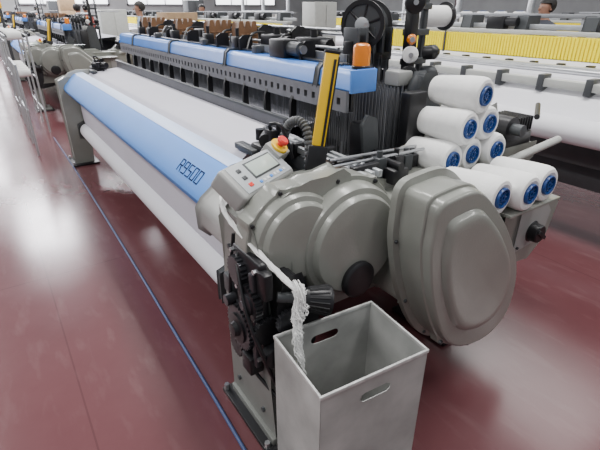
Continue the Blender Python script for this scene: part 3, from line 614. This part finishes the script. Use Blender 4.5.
# clutter in the aisle beyond
def cabinet(x,y,h,lb,m=GREY2):
    t=thing('steel_cabinet',lb,'cabinet',(x,y,0)); MB().box(x-.3,x+.3,y-.25,y+.25,0,h,.01).build('body',m,t)
    for s in (-1,1): d_=MB().box(x+s*.15-.14,x+s*.15+.14,y-.265,y-.25,.08,h-.05,.004).build('door',m,t); MB().box(x+s*.03-.01,x+s*.03+.01,y-.285,y-.265,.8,.95,.003).build('handle',DGREY,d_)
def cartons(x,y,n,lb):
    t=thing('carton_stack',lb,'cartons',(x,y,0))
    for k in range(n): MB().obox((x,y,.195+.39*k),(.5,.45,.385),Matrix.Rotation(R(3*(k%2)),3,'Z'),.006).build('carton',CARD,t)
cartons(2.75,7.6,4,'tall cardboard carton stack in the aisle right of the second loom')
cartons(2.85,18.6,5,'tallest cardboard carton stack, far back in the aisle')
cabinet(2.8,12.2,1.6,'tall light grey cabinet in the aisle further back')
cabinet(6.6,9.0,1.75,'tall light grey cabinet right of the far yarn stand')
cabinet(2.9,21.5,1.9,'dark cabinet at the far end of the aisle',DGREY)
cabinet(6.8,17.0,1.9,'dark cabinet far back on the right, beyond the looms',DGREY)
# ---------------------------------------------------------------- people
def person(label,loc,rz,shirt,seed):
    me=bpy.data.meshes.new('skeleton'); vs=[]; es=[]; rad=[]
    def a(p,r,par=None):
        vs.append(p); rad.append(r)
        if par is not None: es.append((par,len(vs)-1))
        return len(vs)-1
    pe=a((0,0,.95),.135); sp=a((0,0,1.14),.125,pe); ch=a((0,0,1.33),.14,sp); nk=a((0,0,1.47),.055,ch); hb=a((0,-.018,1.55),.070,nk); hd=a((0,-.018,1.63),.088,hb); a((0,-.005,1.69),.068,hd)
    for s in (-1,1):
        sh=a((s*.17,0,1.39),.068,ch); el=a((s*.225,.02,1.13),.047,sh); wr=a((s*.20,-.13,.97),.030,el); a((s*.18,-.20,.93),.034,wr)
        hp=a((s*.09,0,.88),.098,pe); kn=a((s*.10,-.015,.49),.066,hp); an=a((s*.10,.02,.10),.045,kn); a((s*.115,-.13,.045),.040,an)
    me.from_pydata(vs,es,[]); o=bpy.data.objects.new('skeleton',me); COL.objects.link(o)
    m=o.modifiers.new('s','SKIN'); u=o.modifiers.new('u','SUBSURF'); u.levels=2
    sk=me.skin_vertices[0].data if me.skin_vertices else None
    if sk is None:
        bm=bmesh.new(); bm.from_mesh(me); bm.verts.layers.skin.verify(); bm.to_mesh(me); bm.free(); sk=me.skin_vertices[0].data
    for i,r in enumerate(rad): sk[i].radius=(r,r*(.72 if i in (0,1,2) else 1)); sk[i].use_root=(i==0)
    dg=bpy.context.evaluated_depsgraph_get(); dg.update(); em=bpy.data.meshes.new_from_object(o.evaluated_get(dg)); bpy.data.objects.remove(o)
    b=MB(); b.bm.from_mesh(em)
    b.ball((0,-.110,1.602),.015,(.7,1,1.3),10); b.ball((0,-.094,1.562),.018,(1.3,.5,.3),8)
    for s in (-1,1):
        b.ball((s*.085,0,1.61),.025,(.35,.7,1.1),8)
        for f in range(4): b.tube([(s*.18+(f-1.5)*.016,-.215,.925),(s*.18+(f-1.5)*.017,-.25-.004*(f%3),.915),(s*.178+(f-1.5)*.017,-.272-.006*(f%3),.890)],[.0095,.0088,.007],6)
        b.tube([(s*.165,-.20,.925),(s*.145,-.225,.915),(s*.142,-.245,.905)],[.011,.010,.008],6)
    root=thing('person',label,'person',(0,0,0))
    bo=b.build('body',SKIN,root,sharp=80)
    for mm in (shirt,TROUS,SHOE): bo.data.materials.append(mm)
    for p in bo.data.polygons:
        z=p.center.z; x=abs(p.center.x); y=p.center.y
        p.material_index=0 if z>1.475 or (x>.12 and y<-.125 and .8<z<1.1) else (3 if z<.08 else (2 if z<.96 else 1))
    h=MB().ball((0,.012,1.650),.108,(.95,1.02,.98),24)
    bmesh.ops.delete(h.bm,geom=[v for v in h.bm.verts if v.co.z<1.56 or (v.co.y<-.035 and v.co.z<1.67)],context='VERTS')
    h.build('hair',HAIR,root)
    e=MB()
    for s in (-1,1): e.ball((s*.032,-.093,1.632),.007,(1.3,.6,.6),8)
    e.build('eyes',BLACK,root)
    root.location=loc; root.rotation_euler=(0,0,rz); return root
sh=lambda n,c: mat(n,c,.8)
person('person in a pale blue shirt standing in the aisle beyond the nearest loom',(2.85,10.0,0),R(-100),sh('shirt_blue',(.22,.29,.40)),1)
person('person in a dark red shirt in the far aisle at the upper left',(2.95,15.9,0),R(-60),sh('shirt_red',(.25,.06,.05)),2)
person('person in a black shirt in the far aisle at the upper left',(2.55,15.0,0),R(140),sh('shirt_black',(.03,.03,.035)),3)
person('person in a dark grey shirt behind the right hand loom, right of the yarn stand',(6.30,3.55,0),R(-110),sh('shirt_grey',(.05,.055,.07)),4)
person('person in an orange shirt far back between the lines of looms',(5.9,14.1,0),R(-20),sh('shirt_orange',(.45,.16,.05)),5)
# ---------------------------------------------------------------- light
w=bpy.data.worlds.new('World'); SC.world=w; w.use_nodes=True; bg=w.node_tree.nodes['Background']; bg.inputs['Color'].default_value=(.90,.94,1,1); bg.inputs['Strength'].default_value=.37
def area(x,y,z,sx,sy,e,c=(1,.98,.96)):
    ld=bpy.data.lights.new('ceiling_lamp','AREA'); ld.shape='RECTANGLE'; ld.size=sx; ld.size_y=sy; ld.energy=e; ld.color=c
    lo=bpy.data.objects.new('ceiling_lamp',ld); COL.objects.link(lo); lo.location=(x,y,z)
for x,y,e in ((-2.6,1.5,300),(-2.6,9.5,320),(2.4,1.5,330),(2.4,9.5,320),(9.0,9.0,320),(8.2,-4.5,300)): area(x,y,5.2,.8,5.5,e)
area(7.4,3.0,5.2,2.2,3,110)
for x,y,sx,e in ((-4.6,17.5,1.8,800),(.5,18.2,1.6,950),(4.6,17.5,1.4,700),(9.5,17.5,1.8,900),(-1.6,26.5,2.4,1000),(4.5,25,1.8,900)): area(x,y,5.8,sx,4.0,e,(.97,.95,1))
